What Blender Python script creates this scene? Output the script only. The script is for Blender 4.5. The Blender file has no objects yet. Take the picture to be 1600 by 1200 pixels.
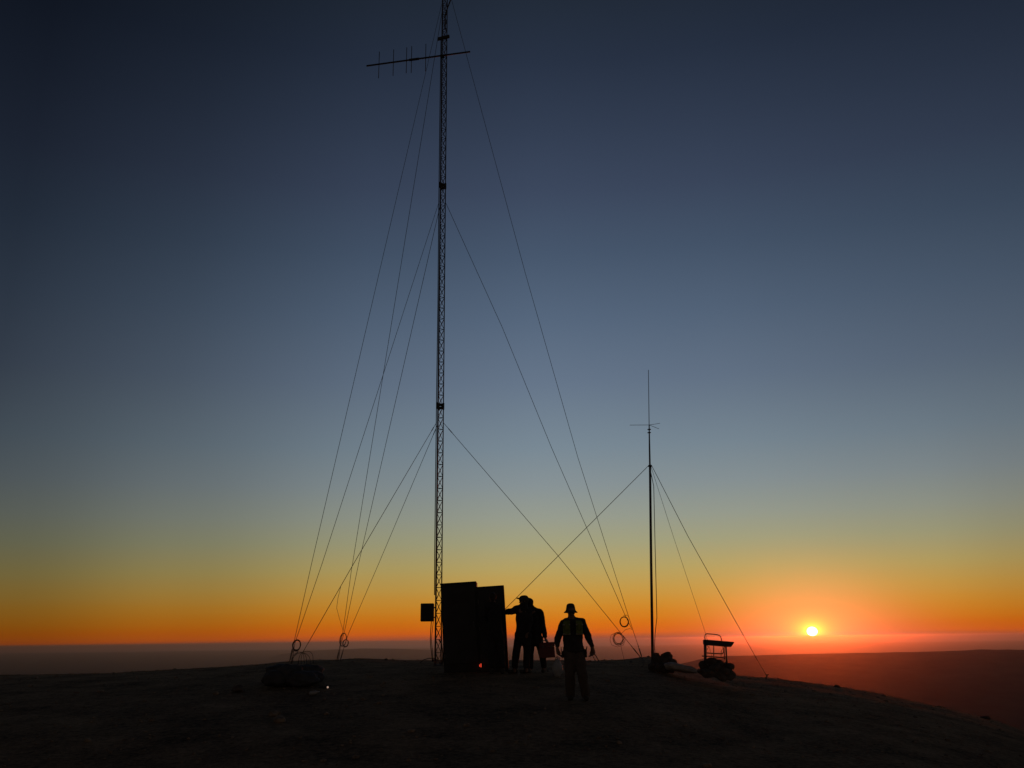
import bpy, bmesh, math, random
from mathutils import Vector, Matrix, noise

# ------------------------------------------------------------------ camera
SC = bpy.context.scene
COL = SC.collection
FPX = 1400.0                       # focal length in pixels of the 1600x1200 photo
PITCH = math.atan(400 / FPX)
ROLL = math.radians(0.72)
CAM = Vector((0, 0, 1.6))
Fw = Vector((0, math.cos(PITCH), math.sin(PITCH)))
Uw = Vector((0, -math.sin(PITCH), math.cos(PITCH)))
Rw = Vector((1, 0, 0))
Rc = Rw * math.cos(ROLL) - Uw * math.sin(ROLL)
Uc = Rw * math.sin(ROLL) + Uw * math.cos(ROLL)
cam_data = bpy.data.cameras.new("camera")
cam_data.sensor_width = 36
cam_data.lens = FPX / 1600 * 36
cam_data.clip_start = 0.1
cam_data.clip_end = 120000
cam = bpy.data.objects.new("camera", cam_data)
COL.objects.link(cam)
m = Matrix((Rc, Uc, -Fw)).transposed().to_4x4()
m.translation = CAM
cam.matrix_world = m
SC.camera = cam


def ray(px, py):
    return Fw + Rc * ((px - 800) / FPX) + Uc * ((600 - py) / FPX)


def P(px, py, Y):                  # point seen at a photo pixel, on the plane y = Y
    d = ray(px, py)
    return CAM + d * (Y / d.y)


def PZ(px, py, z):                 # same, on the plane z = z
    d = ray(px, py)
    return CAM + d * ((z - CAM.z) / d.z)


# ------------------------------------------------------------------ colour management
SC.view_settings.view_transform = 'Standard'
SC.view_settings.look = 'None'
SC.view_settings.exposure = 0
SC.view_settings.gamma = 1
SC.render.engine = 'CYCLES'
SC.cycles.volume_bounces = 0
SC.cycles.use_denoising = True


def lin(c):
    return tuple(((v / 255) / 12.92 if v / 255 <= 0.04045 else ((v / 255 + 0.055) / 1.055) ** 2.4) for v in c)


# ------------------------------------------------------------------ sky
sd = ray(1269, 986.5).normalized()
SUN_EL = math.asin(sd.z)
SUN_AZ = math.atan2(sd.x, sd.y)
world = bpy.data.worlds.new("World")
SC.world = world
world.use_nodes = True
nt = world.node_tree
nt.nodes.clear()
N = nt.nodes.new
L = nt.links.new


def mth(op, a, b=None, c=None, clamp=False):
    n = N('ShaderNodeMath')
    n.operation = op
    n.use_clamp = clamp
    for i, v in enumerate((a, b, c)):
        if v is None:
            continue
        if isinstance(v, (int, float)):
            n.inputs[i].default_value = v
        else:
            L(v, n.inputs[i])
    return n.outputs[0]


def ramp(fac, stops, interp='LINEAR'):
    n = N('ShaderNodeValToRGB')
    cr = n.color_ramp
    cr.interpolation = interp
    cr.elements[0].position = stops[0][0]
    cr.elements[0].color = (*stops[0][1], 1)
    cr.elements[1].position = stops[-1][0]
    cr.elements[1].color = (*stops[-1][1], 1)
    for p, c in stops[1:-1]:
        e = cr.elements.new(p)
        e.color = (*c, 1)
    L(fac, n.inputs[0])
    return n.outputs[0]


def mixc(kind, fac, a, b):
    n = N('ShaderNodeMix')
    n.data_type = 'RGBA'
    n.blend_type = kind
    n.clamp_result = False
    for s, v in ((n.inputs[0], fac), (n.inputs[6], a), (n.inputs[7], b)):
        if isinstance(v, (int, float)):
            s.default_value = v
        elif isinstance(v, tuple):
            s.default_value = (*v, 1)
        else:
            L(v, s)
    return n.outputs[2]


tc = N('ShaderNodeTexCoord')
sep = N('ShaderNodeSeparateXYZ')
L(tc.outputs['Generated'], sep.inputs[0])
el = mth('MULTIPLY', mth('ARCSINE', sep.outputs[2]), 180 / math.pi)
az = mth('MULTIPLY', mth('ARCTAN2', sep.outputs[0], sep.outputs[1]), 180 / math.pi)


def pe(y):                          # photo row (centre column) -> elevation in degrees
    return math.degrees(PITCH + math.atan((600 - y) / FPX))


# the top of the low haze bank is not quite level
azn = mth('DIVIDE', mth('ADD', az, 45), 90, clamp=True)
ofs = ramp(azn, [(0.0, (.30,) * 3), ((-30 + 45) / 90, (.28,) * 3), ((-20 + 45) / 90, (.14,) * 3), ((-11 + 45) / 90, (.04,) * 3),
                 (0.5, (0, 0, 0)), ((15 + 45) / 90, (.02,) * 3), ((29 + 45) / 90, (.16,) * 3), (1.0, (.2,) * 3)])
cmb = N('ShaderNodeCombineXYZ')
L(mth('MULTIPLY', az, .045), cmb.inputs[0])
L(mth('MULTIPLY', el, 2.2), cmb.inputs[1])
nzs = N('ShaderNodeTexNoise')
nzs.inputs['Scale'].default_value = 1.0
nzs.inputs['Detail'].default_value = 4
L(cmb.outputs[0], nzs.inputs['Vector'])
stk = mth('MULTIPLY', mth('SUBTRACT', nzs.outputs['Fac'], .5), mth('MULTIPLY', mth('SUBTRACT', 1.0, mth('DIVIDE', mth('ABSOLUTE', el), 7), clamp=True), .42))
e2 = mth('ADD', mth('ADD', el, ofs), stk)
E0, E1 = -4.0, 90.0
rows = [(0, (34, 43, 57)), (100, (40, 50, 68)), (200, (50, 61, 81)), (300, (60, 72, 94)), (400, (71, 87, 109)),
        (500, (86, 103, 125)), (600, (102, 118, 138)), (700, (121, 137, 149)), (760, (136, 147, 150)),
        (810, (151, 156, 142)), (850, (164, 161, 125)), (890, (183, 162, 98)), (920, (197, 154, 72)),
        (945, (207, 141, 46)), (965, (212, 124, 26)), (980, (215, 108, 20)), (991, (212, 94, 28)),
        (996, (200, 84, 38)), (1000, (132, 76, 60)), (1005, (106, 80, 76)), (1030, (88, 76, 78)), (1060, (70, 58, 62))]
st = [(0.0, lin((50, 36, 36)))]
for y, c in reversed(rows):
    st.append(((pe(y) - E0) / (E1 - E0), lin(c)))
st.append((0.62, lin((25, 32, 45))))
st.append((1.0, lin((20, 25, 36))))
base = ramp(mth('DIVIDE', mth('SUBTRACT', e2, E0), E1 - E0, clamp=True), st)
# dims away from the afterglow, with lens vignetting painted into the sky colour
A = lambda a: (a + 180) / 360
azf = mth('DIVIDE', mth('ADD', az, 180), 360, clamp=True)
low = ramp(azf, [(0, (.34, .27, .24)), (A(-90), (.26, .22, .20)), (A(-45), (.25, .25, .26)), (A(-29), (.34, .36, .38)), (A(-20), (.56, .58, .60)),
                 (A(-9), (.84, .85, .86)), (A(2), (1, 1, 1)), (A(15), (1, 1, 1)), (A(24), (.93, .92, .92)), (A(30), (.78, .75, .75)),
                 (A(60), (.4,) * 3), (A(120), (.30, .25, .22)), (1, (.34, .27, .24))], 'EASE')
high = ramp(azf, [(0, (.56, .39, .27)), (A(-90), (.38, .30, .24)), (A(-55), (.22,) * 3), (A(-31), (.25, .25, .26)), (A(-21), (.48,) * 3),
                  (A(-10), (.82,) * 3), (A(2), (1, 1, 1)), (A(14), (.90,) * 3), (A(24), (.74,) * 3), (A(34), (.60,) * 3), (A(55), (.5,) * 3),
                  (A(100), (.50, .39, .30)), (1, (.56, .39, .27))], 'LINEAR')
hk = mth('DIVIDE', mth('SUBTRACT', el, 3), 12, clamp=True)
azc = mixc('MIX', hk, low, high)
base = mixc('MULTIPLY', 1.0, base, azc)
# glow round the sun: wide, middle, tight and the disc itself
daz = mth('SUBTRACT', az, math.degrees(SUN_AZ))
dele = mth('SUBTRACT', el, math.degrees(SUN_EL))


def ang(kx, ky):
    return mth('SQRT', mth('ADD', mth('POWER', mth('MULTIPLY', mth('ABSOLUTE', daz), kx), 2), mth('POWER', mth('MULTIPLY', mth('ABSOLUTE', dele), ky), 2)))


def gauss(a, w):
    return mth('EXPONENT', mth('MULTIPLY', mth('POWER', mth('DIVIDE', a, w), 2), -1))


def expf(a, w):
    return mth('EXPONENT', mth('DIVIDE', a, -w))


above = mth('ADD', 0.12, mth('MULTIPLY', 0.88, mth('DIVIDE', mth('ADD', e2, 0.30), 0.25, clamp=True)))


def addglow(b, fac, colr, k):
    f = mth('MULTIPLY', fac, k)
    return mixc('ADD', 1.0, b, mixc('MULTIPLY', 1.0, colr, f))


g = addglow(base, mth('MULTIPLY', gauss(ang(.62, 1), 2.9), above), (1.0, .30, .20), .50)
g = addglow(g, mth('MULTIPLY', gauss(ang(.45, 1.2), 1.3), above), (1.0, .26, .03), .45)
g = addglow(g, mth('MULTIPLY', expf(ang(.8, 1.1), .36), above), (1.0, .50, .02), 3.6)
disc = mth('SUBTRACT', 1.0, mth('DIVIDE', mth('SUBTRACT', ang(1, 1.15), .18), .13, clamp=True))
g = addglow(g, disc, (1.0, .93, .6), 14.0)
bg = N('ShaderNodeBackground')
bg.inputs['Strength'].default_value = 1.0
L(g, bg.inputs['Color'])
wo = N('ShaderNodeOutputWorld')
L(bg.outputs[0], wo.inputs['Surface'])

# ------------------------------------------------------------------ sun lamp
sl = bpy.data.lights.new("sun", 'SUN')
sl.energy = 0.30
sl.angle = math.radians(0.53)
sl.color = (1.0, 0.12, 0.015)
so = bpy.data.objects.new("sun", sl)
COL.objects.link(so)
so.rotation_euler = sd.to_track_quat('Z', 'Y').to_euler()
so.location = (30, 60, 40)


# ------------------------------------------------------------------ materials
def mat(name, colr, rough=0.85, metal=0.0, scale=6.0, var=0.25, bump=0.0, emit=None, es=0.0):
    mt = bpy.data.materials.new(name)
    mt.use_nodes = True
    t = mt.node_tree
    b = t.nodes['Principled BSDF']
    b.inputs['Roughness'].default_value = rough
    b.inputs['Metallic'].default_value = metal
    co = t.nodes.new('ShaderNodeTexCoord')
    nz = t.nodes.new('ShaderNodeTexNoise')
    nz.inputs['Scale'].default_value = scale
    nz.inputs['Detail'].default_value = 6
    t.links.new(co.outputs['Object'], nz.inputs['Vector'])
    r = t.nodes.new('ShaderNodeValToRGB')
    r.color_ramp.elements[0].position = .3
    r.color_ramp.elements[1].position = .7
    r.color_ramp.elements[0].color = (*[v * (1 - var) for v in colr], 1)
    r.color_ramp.elements[1].color = (*[min(1, v * (1 + var)) for v in colr], 1)
    t.links.new(nz.outputs['Fac'], r.inputs[0])
    t.links.new(r.outputs[0], b.inputs['Base Color'])
    if bump:
        bp = t.nodes.new('ShaderNodeBump')
        bp.inputs['Strength'].default_value = bump
        bp.inputs['Distance'].default_value = 0.02
        t.links.new(nz.outputs['Fac'], bp.inputs['Height'])
        t.links.new(bp.outputs[0], b.inputs['Normal'])
    if emit:
        b.inputs['Emission Color'].default_value = (*emit, 1)
        b.inputs['Emission Strength'].default_value = es
    return mt


M = dict(
    steel=mat('galvanised_steel', (.09, .09, .095), .55, .3, 8),
    wire=mat('wire_rope', (.05, .05, .05), .7, .2, 20),
    cable=mat('black_cable', (.02, .02, .02), .6, 0, 20),
    alu=mat('dull_aluminium', (.10, .10, .11), .5, .4, 10),
    cab=mat('dark_cabinet_paint', (.018, .018, .021), .7, 0, 3, .3, .1),
    cabdoor=mat('cabinet_door_paint', (.024, .024, .028), .7, 0, 3, .3, .1),
    box=mat('black_box', (.03, .03, .032), .6, 0, 5),
    skin=mat('skin', (.17, .095, .065), .6, 0, 20, .1),
    hair=mat('hair', (.02, .015, .012), .8, 0, 60),
    darkcloth=mat('dark_cloth', (.018, .018, .021), .95, 0, 14, .3, .3),
    jacket=mat('work_jacket', (.03, .027, .03), .95, 0, 12, .3, .3),
    vest=mat('hi_vis_vest', (.13, .16, .035), .85, 0, 12, .2, .2),
    trousers=mat('grey_trousers', (.075, .06, .052), .95, 0, 12, .25, .3),
    boots=mat('boots', (.03, .025, .022), .8, 0, 12),
    hat=mat('hat_cloth', (.05, .045, .04), .95, 0, 14, .2, .2),
    red=mat('dark_red_plastic', (.11, .014, .014), .6, 0, 10, .2),
    bag=mat('white_plastic_bag', (.30, .31, .33), .5, 0, 12, .15, .4),
    sack=mat('pale_sack', (.34, .30, .28), .9, 0, 8, .2, .4),
    tarp=mat('dark_tarp', (.045, .047, .055), .85, 0, 5, .4, .5),
    rock=mat('rock', (.09, .07, .06), .95, 0, 5, .45, .6),
    stone=mat('pale_stone', (.20, .15, .11), .95, 0, 7, .6, .5),
    redlamp=mat('red_indicator', (.5, .02, .01), .4, 0, 5, .1, 0, (1.0, .07, .03), 1.0),
    lens=mat('torch_lens', (.5, .5, .5), .3, 0, 5, .1, 0, (1.0, .66, .5), .35),
)


def ground_mat(name, c1, c2, sc1, sc2, bumpd):
    mt = bpy.data.materials.new(name)
    mt.use_nodes = True
    t = mt.node_tree
    b = t.nodes['Principled BSDF']
    b.inputs['Roughness'].default_value = .98
    b.inputs['Specular IOR Level'].default_value = .1
    co = t.nodes.new('ShaderNodeTexCoord')
    n1 = t.nodes.new('ShaderNodeTexNoise')
    n1.inputs['Scale'].default_value = sc1
    n1.inputs['Detail'].default_value = 10
    n1.inputs['Roughness'].default_value = .65
    n2 = t.nodes.new('ShaderNodeTexNoise')
    n2.inputs['Scale'].default_value = sc2
    n2.inputs['Detail'].default_value = 8
    n2.inputs['Roughness'].default_value = .75
    for n in (n1, n2):
        t.links.new(co.outputs['Object'], n.inputs['Vector'])
    mx = t.nodes.new('ShaderNodeMix')
    mx.data_type = 'FLOAT'
    mx.inputs[0].default_value = .55
    t.links.new(n1.outputs['Fac'], mx.inputs[2])
    t.links.new(n2.outputs['Fac'], mx.inputs[3])
    r = t.nodes.new('ShaderNodeValToRGB')
    r.color_ramp.elements[0].position = .38
    r.color_ramp.elements[1].position = .64
    r.color_ramp.elements[0].color = (*c1, 1)
    r.color_ramp.elements[1].color = (*c2, 1)
    t.links.new(mx.outputs[0], r.inputs[0])
    t.links.new(r.outputs[0], b.inputs['Base Color'])
    bp = t.nodes.new('ShaderNodeBump')
    bp.inputs['Strength'].default_value = 1
    bp.inputs['Distance'].default_value = bumpd
    t.links.new(n2.outputs['Fac'], bp.inputs['Height'])
    t.links.new(bp.outputs[0], b.inputs['Normal'])
    return mt


M['ground'] = ground_mat('dry_soil', (.05, .034, .022), (.58, .40, .26), .9, 11.0, .22)
M['far'] = ground_mat('far_land', (.05, .04, .035), (.11, .09, .075), .0006, .006, 3)


# ------------------------------------------------------------------ helpers
def tag(o, label=None, cat=None, group=None, kind=None):
    if label: o['label'] = label
    if cat: o['category'] = cat
    if group: o['group'] = group
    if kind: o['kind'] = kind
    return o


def thing(name, loc, label, cat, group=None):
    o = bpy.data.objects.new(name, None)
    o.empty_display_size = .2
    COL.objects.link(o)
    o.location = loc
    return tag(o, label, cat, group)


def build(name, bm, material, parent=None, smooth=False, ploc=None):
    """world-space bmesh -> one object; origin at the parent thing's base (ploc) or at its own bottom centre"""
    me = bpy.data.meshes.new(name)
    if smooth:
        for f in bm.faces: f.smooth = True
    o = bpy.data.objects.new(name, me)
    COL.objects.link(o)
    if parent is not None:
        org = Vector(parent.location) if parent.parent is None else Vector(parent.parent.location)
        if parent.parent is not None and parent.type == 'MESH':
            org = Vector(parent.parent.location)
        bmesh.ops.translate(bm, verts=bm.verts, vec=-org)
        o.parent = parent
    else:
        co = [v.co for v in bm.verts]
        org = Vector(((min(c.x for c in co) + max(c.x for c in co)) / 2, (min(c.y for c in co) + max(c.y for c in co)) / 2, min(c.z for c in co)))
        bmesh.ops.translate(bm, verts=bm.verts, vec=-org)
        o.location = org
    bm.to_mesh(me)
    bm.free()
    me.materials.append(M[material])
    return o


def tube(bm, pts, r, seg=6, closed=False, caps=True):
    pts = [Vector(p) for p in pts]
    n = len(pts)
    rs = r if isinstance(r, (list, tuple)) else [r] * n
    rings = []
    up = None
    for i, p in enumerate(pts):
        if closed:
            t = (pts[(i + 1) % n] - pts[i - 1]).normalized()
        else:
            t = (pts[min(i + 1, n - 1)] - pts[max(i - 1, 0)]).normalized()
        if up is None:
            up = Vector((0, 0, 1)) if abs(t.z) < .9 else Vector((0, 1, 0))
        a = t.cross(up).normalized()
        b = a.cross(t).normalized()
        up = b
        rings.append([bm.verts.new(p + (a * math.cos(2 * math.pi * k / seg) + b * math.sin(2 * math.pi * k / seg)) * rs[i]) for k in range(seg)])
    for i in range(n if closed else n - 1):
        A_, B_ = rings[i], rings[(i + 1) % n]
        for k in range(seg):
            bm.faces.new((A_[k], A_[(k + 1) % seg], B_[(k + 1) % seg], B_[k]))
    if caps and not closed:
        bm.faces.new(rings[0][::-1])
        bm.faces.new(rings[-1])


def box(bm, c, size, rot=None, bev=0.0):
    tmp = bmesh.new()
    bmesh.ops.create_cube(tmp, size=1)
    bmesh.ops.scale(tmp, vec=size, verts=tmp.verts)
    if bev:
        bmesh.ops.bevel(tmp, geom=list(tmp.edges), offset=bev, segments=3, affect='EDGES', profile=.5)
    mt_ = Matrix.Translation(c) @ (rot.to_4x4() if rot is not None else Matrix())
    bmesh.ops.transform(tmp, matrix=mt_, verts=tmp.verts)
    merge(bm, tmp)


def merge(bm, tmp):
    me = bpy.data.meshes.new('t')
    tmp.to_mesh(me)
    tmp.free()
    bm.from_mesh(me)
    bpy.data.meshes.remove(me)


def lathe(bm, prof, mtx, seg=20, squash=(1, 1)):
    rings = []
    for r, z in prof:
        rings.append([bm.verts.new(mtx @ Vector((r * math.cos(2 * math.pi * k / seg) * squash[0], r * math.sin(2 * math.pi * k / seg) * squash[1], z))) for k in range(seg)])
    for a, b in zip(rings, rings[1:]):
        for k in range(seg):
            bm.faces.new((a[k], a[(k + 1) % seg], b[(k + 1) % seg], b[k]))
    bm.faces.new(rings[0][::-1])
    bm.faces.new(rings[-1])


def capsule(bm, a, b, ra, rb, seg=12, flat=None):
    """tapered capsule; flat=(sx, sy, sz) squashes it about its middle"""
    a, b = Vector(a), Vector(b)
    tmp = bmesh.new()
    d = b - a
    if d.length < 1e-5: d = Vector((0, 0, 1e-4))
    ln = d.length
    prof = []
    for i in range(0, 6):
        t = math.pi / 2 * (1 - i / 5)
        prof.append((max(ra * math.cos(t), 1e-4), -ra * math.sin(t)))
    for i in range(0, 6):
        t = math.pi / 2 * i / 5
        prof.append((max(rb * math.cos(t), 1e-4), ln + rb * math.sin(t)))
    q = d.to_track_quat('Z', 'Y').to_matrix().to_4x4()
    lathe(tmp, prof, Matrix.Translation(a) @ q, seg)
    if flat:
        c = (a + b) / 2
        bmesh.ops.transform(tmp, matrix=Matrix.Translation(c) @ Matrix.Diagonal((*flat, 1)) @ Matrix.Translation(-c), verts=tmp.verts)
    merge(bm, tmp)


def melt(name, bm, material, parent, voxel=.012, smooth=6, fold=0.0):
    """fuse overlapping closed shapes into one continuous skin (bm is in world space)"""
    o = build(name, bm, material, parent)
    r = o.modifiers.new('r', 'REMESH')
    r.mode = 'VOXEL'
    r.voxel_size = voxel
    s = o.modifiers.new('s', 'SMOOTH')
    s.iterations = smooth
    s.factor = .5
    dg = bpy.context.evaluated_depsgraph_get()
    me = bpy.data.meshes.new_from_object(o.evaluated_get(dg))
    o.modifiers.clear()
    o.data = me
    if fold:
        nrm = [Vector(n.vector) for n in me.vertex_normals]
        sd_ = len(me.vertices) % 97
        for v, n in zip(me.vertices, nrm):
            q = v.co
            k = noise.noise(Vector((q.x * 9 + sd_, q.y * 9, q.z * 5 + q.x * 4))) + .5 * noise.noise(Vector((q.x * 22, q.y * 22 + sd_, q.z * 12)))
            v.co = q + n * fold * k
    for p in me.polygons: p.use_smooth = True
    if not me.materials: me.materials.append(M[material])
    return o


# ------------------------------------------------------------------ terrain
H0 = 3.35
def ts(px, py):
    d = ray(px, py)
    return d.x / d.y, d.z / d.y


crest_px = [(-300, 1062), (0, 1055), (90, 1054), (170, 1052), (250, 1047), (300, 1043), (350, 1040), (400, 1037), (430, 1034), (470, 1032),
            (520, 1031), (565, 1029), (600, 1031), (640, 1032), (700, 1032), (800, 1032), (880, 1032), (925, 1033), (960, 1032.5),
            (985, 1030), (1005, 1027), (1020, 1026), (1035, 1030), (1060, 1041), (1085, 1050), (1110, 1055), (1150, 1057), (1200, 1061),
            (1250, 1066), (1300, 1072), (1350, 1080), (1400, 1090), (1450, 1101), (1500, 1112), (1550, 1125), (1600, 1142), (1700, 1170), (1900, 1230)]
crest = sorted(ts(*c) for c in crest_px)
crest_s = sorted(ts(*c) for c in [(-300, 1058), (0, 1054), (300, 1043), (600, 1033), (800, 1031), (950, 1033), (1050, 1042), (1150, 1055), (1300, 1073), (1450, 1101), (1600, 1142), (1900, 1230)])


def interp(tab, t):
    if t <= tab[0][0]: return tab[0][1]
    for (a, va), (b, vb) in zip(tab, tab[1:]):
        if t <= b:
            k = (t - a) / (b - a)
            return va + (vb - va) * k
    return tab[-1][1]


def fall(d):                        # drop of a slope that steepens and then runs straight
    if d <= 0: return 0
    return .016 * d * d if d < 13 else .016 * 169 + .416 * (d - 13)


def H(x, y):
    if y > 1.0:
        t = x / y
        yc = 32 if t < .25 else max(26, 32 - (t - .25) * 20)
        w = min(1.0, y / yc) ** 5
        s = interp(crest, t) * w + interp(crest_s, t) * (1 - w)
        if y <= yc:
            zf = s * y - H0 * (1 - y / yc) ** 2
        else:
            zf = s * y - fall(y - yc) - H0 * 0
        k = min(1, max(0, (y - 9) / 6))
        k = k * k * (3 - 2 * k)
        zn = -1.62 - fall(abs(x) - 40)
        z = zn * (1 - k) + (zf - fall(abs(x) - 60)) * k
    else:
        z = -1.62 - fall(max(abs(x) - 40, -y - 30, 0))
    z += CAM.z
    r = math.hypot(x, y)
    if r < 400:
        z += (noise.noise(Vector((x * .45, y * .45, 0))) * .035 + noise.noise(Vector((x * 1.7, y * 1.7, 3))) * .014
              + noise.noise(Vector((x * .15, y * .15, 9))) * .04) * (1 if r > 3 else .3)
    if z < -560:
        z = -600 + 40 * math.exp((z + 560) / 40) if z > -4000 else -600
    if r > 2000:
        z += noise.noise(Vector((x * .0004, y * .0004, 5))) * 12
    return z


def axis(n, near, far, cut):
    """coordinates dense up to +-cut and growing outward to far"""
    out = []
    v = 0.0
    step = near
    while v < far:
        out.append(v)
        if v > cut: step *= 1.16
        v += step
    out.append(far)
    return out


xs_ = axis(0, .3, 85000, 21)
xs = sorted({-v for v in xs_} | set(xs_))
ys = sorted({-v for v in axis(0, 1.0, 85000, 6) if v > 0} | set(axis(0, .25, 85000, 42)))
bm = bmesh.new()
grid = [[bm.verts.new((x, y, H(x, y))) for x in xs] for y in ys]
for j in range(len(ys) - 1):
    for i in range(len(xs) - 1):
        f = bm.faces.new((grid[j][i], grid[j][i + 1], grid[j + 1][i + 1], grid[j + 1][i]))
        f.smooth = True
        if max(abs(xs[i]), abs(ys[j])) > 400: f.material_index = 1
me = bpy.data.meshes.new('ground')
bm.to_mesh(me)
bm.free()
me.materials.append(M['ground'])
me.materials.append(M['far'])
go = bpy.data.objects.new('ground', me)
COL.objects.link(go)
tag(go, 'dark bare soil of the hilltop falling away to a plain far below', 'ground', kind='structure')


def ridge(name, pts, Yc, Y0, Y1, base, label, amp, n=220):
    tab = sorted(ts(*p) for p in pts)
    bm = bmesh.new()
    t0, t1 = tab[0][0], tab[-1][0]
    rows_ = 40
    gr = []
    for j in range(rows_ + 1):
        row = []
        Y = Y0 + (Y1 - Y0) * j / rows_
        for i in range(n + 1):
            t = t0 + (t1 - t0) * i / n
            zc = CAM.z + interp(tab, t) * Yc
            if Y <= Yc:
                k = (Yc - Y) / (Yc - Y0)
            else:
                k = (Y - Yc) / (Y1 - Yc)
            z = zc + (base - zc) * (k * .55 + .45 * k * k * (3 - 2 * k))
            z += amp * (noise.noise(Vector((t * Y * .004, Y * .002, 1))) * .6 + noise.noise(Vector((t * Y * .0012, Y * .0009, 4))) * 3 * min(1, k * 4) + noise.noise(Vector((t * Y * .015, Y * .01, 1))) * .25)
            row.append(bm.verts.new((t * Y, Y, z)))
        gr.append(row)
    for j in range(rows_):
        for i in range(n):
            bm.faces.new((gr[j][i], gr[j][i + 1], gr[j + 1][i + 1], gr[j + 1][i])).smooth = True
    me = bpy.data.meshes.new(name)
    bm.to_mesh(me)
    bm.free()
    me.materials.append(M['far'])
    o = bpy.data.objects.new(name, me)
    COL.objects.link(o)
    return tag(o, label, 'hill', kind='structure')


ridge('hill', [(960, 1100), (1030, 1052), (1050, 1042), (1066, 1036.5), (1095, 1029), (1120, 1026), (1150, 1024.5), (1240, 1021.5), (1330, 1020), (1400, 1018.5), (1470, 1017),
               (1500, 1016), (1530, 1014), (1560, 1015), (1600, 1014.5), (1900, 1012), (2600, 1010)], 6000, 2200, 9500, -640,
      'long dark ridge across the valley under the setting sun', 6)
ridge('hill', [(380, 1040), (440, 1022), (480, 1017), (520, 1015), (570, 1013), (620, 1013.5), (680, 1016), (740, 1021), (800, 1034)], 38000, 30000, 46000, -620,
      'faint distant hill in the haze left of the tall mast', 8)


def gz(px, Y):                      # ground point under a photo column at depth Y
    x = 0.0
    for _ in range(6):
        z = H(x, Y)
        # solve column: find x so that the point projects to px
        v = Vector((x, Y, z)) - CAM
        u = v.dot(Rc) / v.dot(Fw) * FPX + 800
        x += (px - u) * v.dot(Fw) / FPX
    return Vector((x, Y, H(x, Y)))


# loose stones all over the hilltop
random.seed(4)
bm = bmesh.new()
for _ in range(4200):
    y = 7 + 27 * random.random() ** .8
    x = random.uniform(-.75, .75) * y
    r = random.uniform(.008, .03) * (1 if random.random() < .9 else random.uniform(1.5, 2.6))
    tmp = bmesh.new()
    bmesh.ops.create_icosphere(tmp, subdivisions=1, radius=r)
    for v in tmp.verts:
        v.co *= 1 + random.uniform(-.25, .25)
        v.co.z *= .6
    bmesh.ops.translate(tmp, vec=(x, y, H(x, y) + r * .15), verts=tmp.verts)
    merge(bm, tmp)
o = build('gravel', bm, 'stone')
tag(o, 'loose small stones scattered over the dark soil', 'gravel', kind='stuff')

# ------------------------------------------------------------------ tall lattice mast
YM = 25.5
MB_ = gz(683, YM)
def mast_at(py):                    # axis of the mast at a photo row
    lo, hi = 0.0, 40.0
    for _ in range(40):
        md = (lo + hi) / 2
        v = Vector((MB_.x + MLEAN * md, YM, MB_.z + md)) - CAM
        y_ = 600 - v.dot(Uc) / v.dot(Fw) * FPX
        if y_ > py: lo = md
        else: hi = md
    return Vector((MB_.x + MLEAN * lo, YM, MB_.z + lo))


MLEAN = 0.0
top_ = P(694, 2, YM)
MLEAN = (top_.x - MB_.x) / (top_.z - MB_.z)
mast = thing('lattice_mast', MB_, 'tall thin triangular lattice radio mast held upright by guy wires', 'radio mast')
MH = (mast_at(-70) - MB_).z
W = .104                             # radius of the triangular section
angs = [math.radians(a) for a in (121, 239, 0)]


def mpt(k, h, r=W):
    return Vector((MB_.x + MLEAN * h + r * math.cos(angs[k]), YM + r * math.sin(angs[k]), MB_.z + h))


for k in range(3):
    bm = bmesh.new()
    tube(bm, [mpt(k, -.15), mpt(k, MH)], .0165, 8)
    build('leg', bm, 'steel', mast, True)
PANEL = .345
heights = [(mast_at(635) - MB_).z, (mast_at(291) - MB_).z, (mast_at(-6) - MB_).z]
sec = [0.0] + heights + [MH]
for a, b in zip(sec, sec[1:]):
    bm = bmesh.new()
    n = max(1, round((b - a) / PANEL))
    for i in range(n):
        h0, h1 = a + (b - a) * i / n, a + (b - a) * (i + 1) / n
        for k in range(3):
            k2 = (k + 1) % 3
            tube(bm, [mpt(k, h0), mpt(k2, h0)], .009, 5)
            tube(bm, [mpt(k, h0), mpt(k2, h1)], .0075, 5)
            tube(bm, [mpt(k2, h0), mpt(k, h1)], .0075, 5)
    build('bracing', bm, 'steel', mast)
for h in heights[:2]:
    bm = bmesh.new()
    for k in range(3):
        tube(bm, [mpt(k, h - .10), mpt(k, h + .10)], .029, 8)
    ring = [mpt(0, h, W * 1.12), mpt(1, h, W * 1.12), mpt(2, h, W * 1.12)]
    for dz in (-.05, .05):
        vs = [bm.verts.new(p + Vector((0, 0, dz - .03))) for p in ring]
        vt = [bm.verts.new(p + Vector((0, 0, dz + .03))) for p in ring]
        bm.faces.new(vs[::-1]); bm.faces.new(vt)
        for k in range(3):
            bm.faces.new((vs[k], vs[(k + 1) % 3], vt[(k + 1) % 3], vt[k]))
    build('joint_collar', bm, 'cable', mast)
# cross bracket near the top
c = mast_at(62)
bm = bmesh.new()
dv = Vector((.40, -.14, 0)).normalized()
rot = dv.to_track_quat('X', 'Z').to_matrix()
box(bm, c + Vector((.0, -.10, 0)), (.42, .06, .11), rot, .01)
build('cross_bracket', bm, 'cable', mast)
# bent side arm at the top
bm = bmesh.new()
tube(bm, [P(695.5, 46, YM - .15), P(695.5, 24, YM - .15), P(697.5, 17, YM - .15), P(701, 8, YM - .2), P(707, -8, YM - .25), P(716, -32, YM - .3)], .022, 8)
build('side_arm', bm, 'cable', mast, True)
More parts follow.
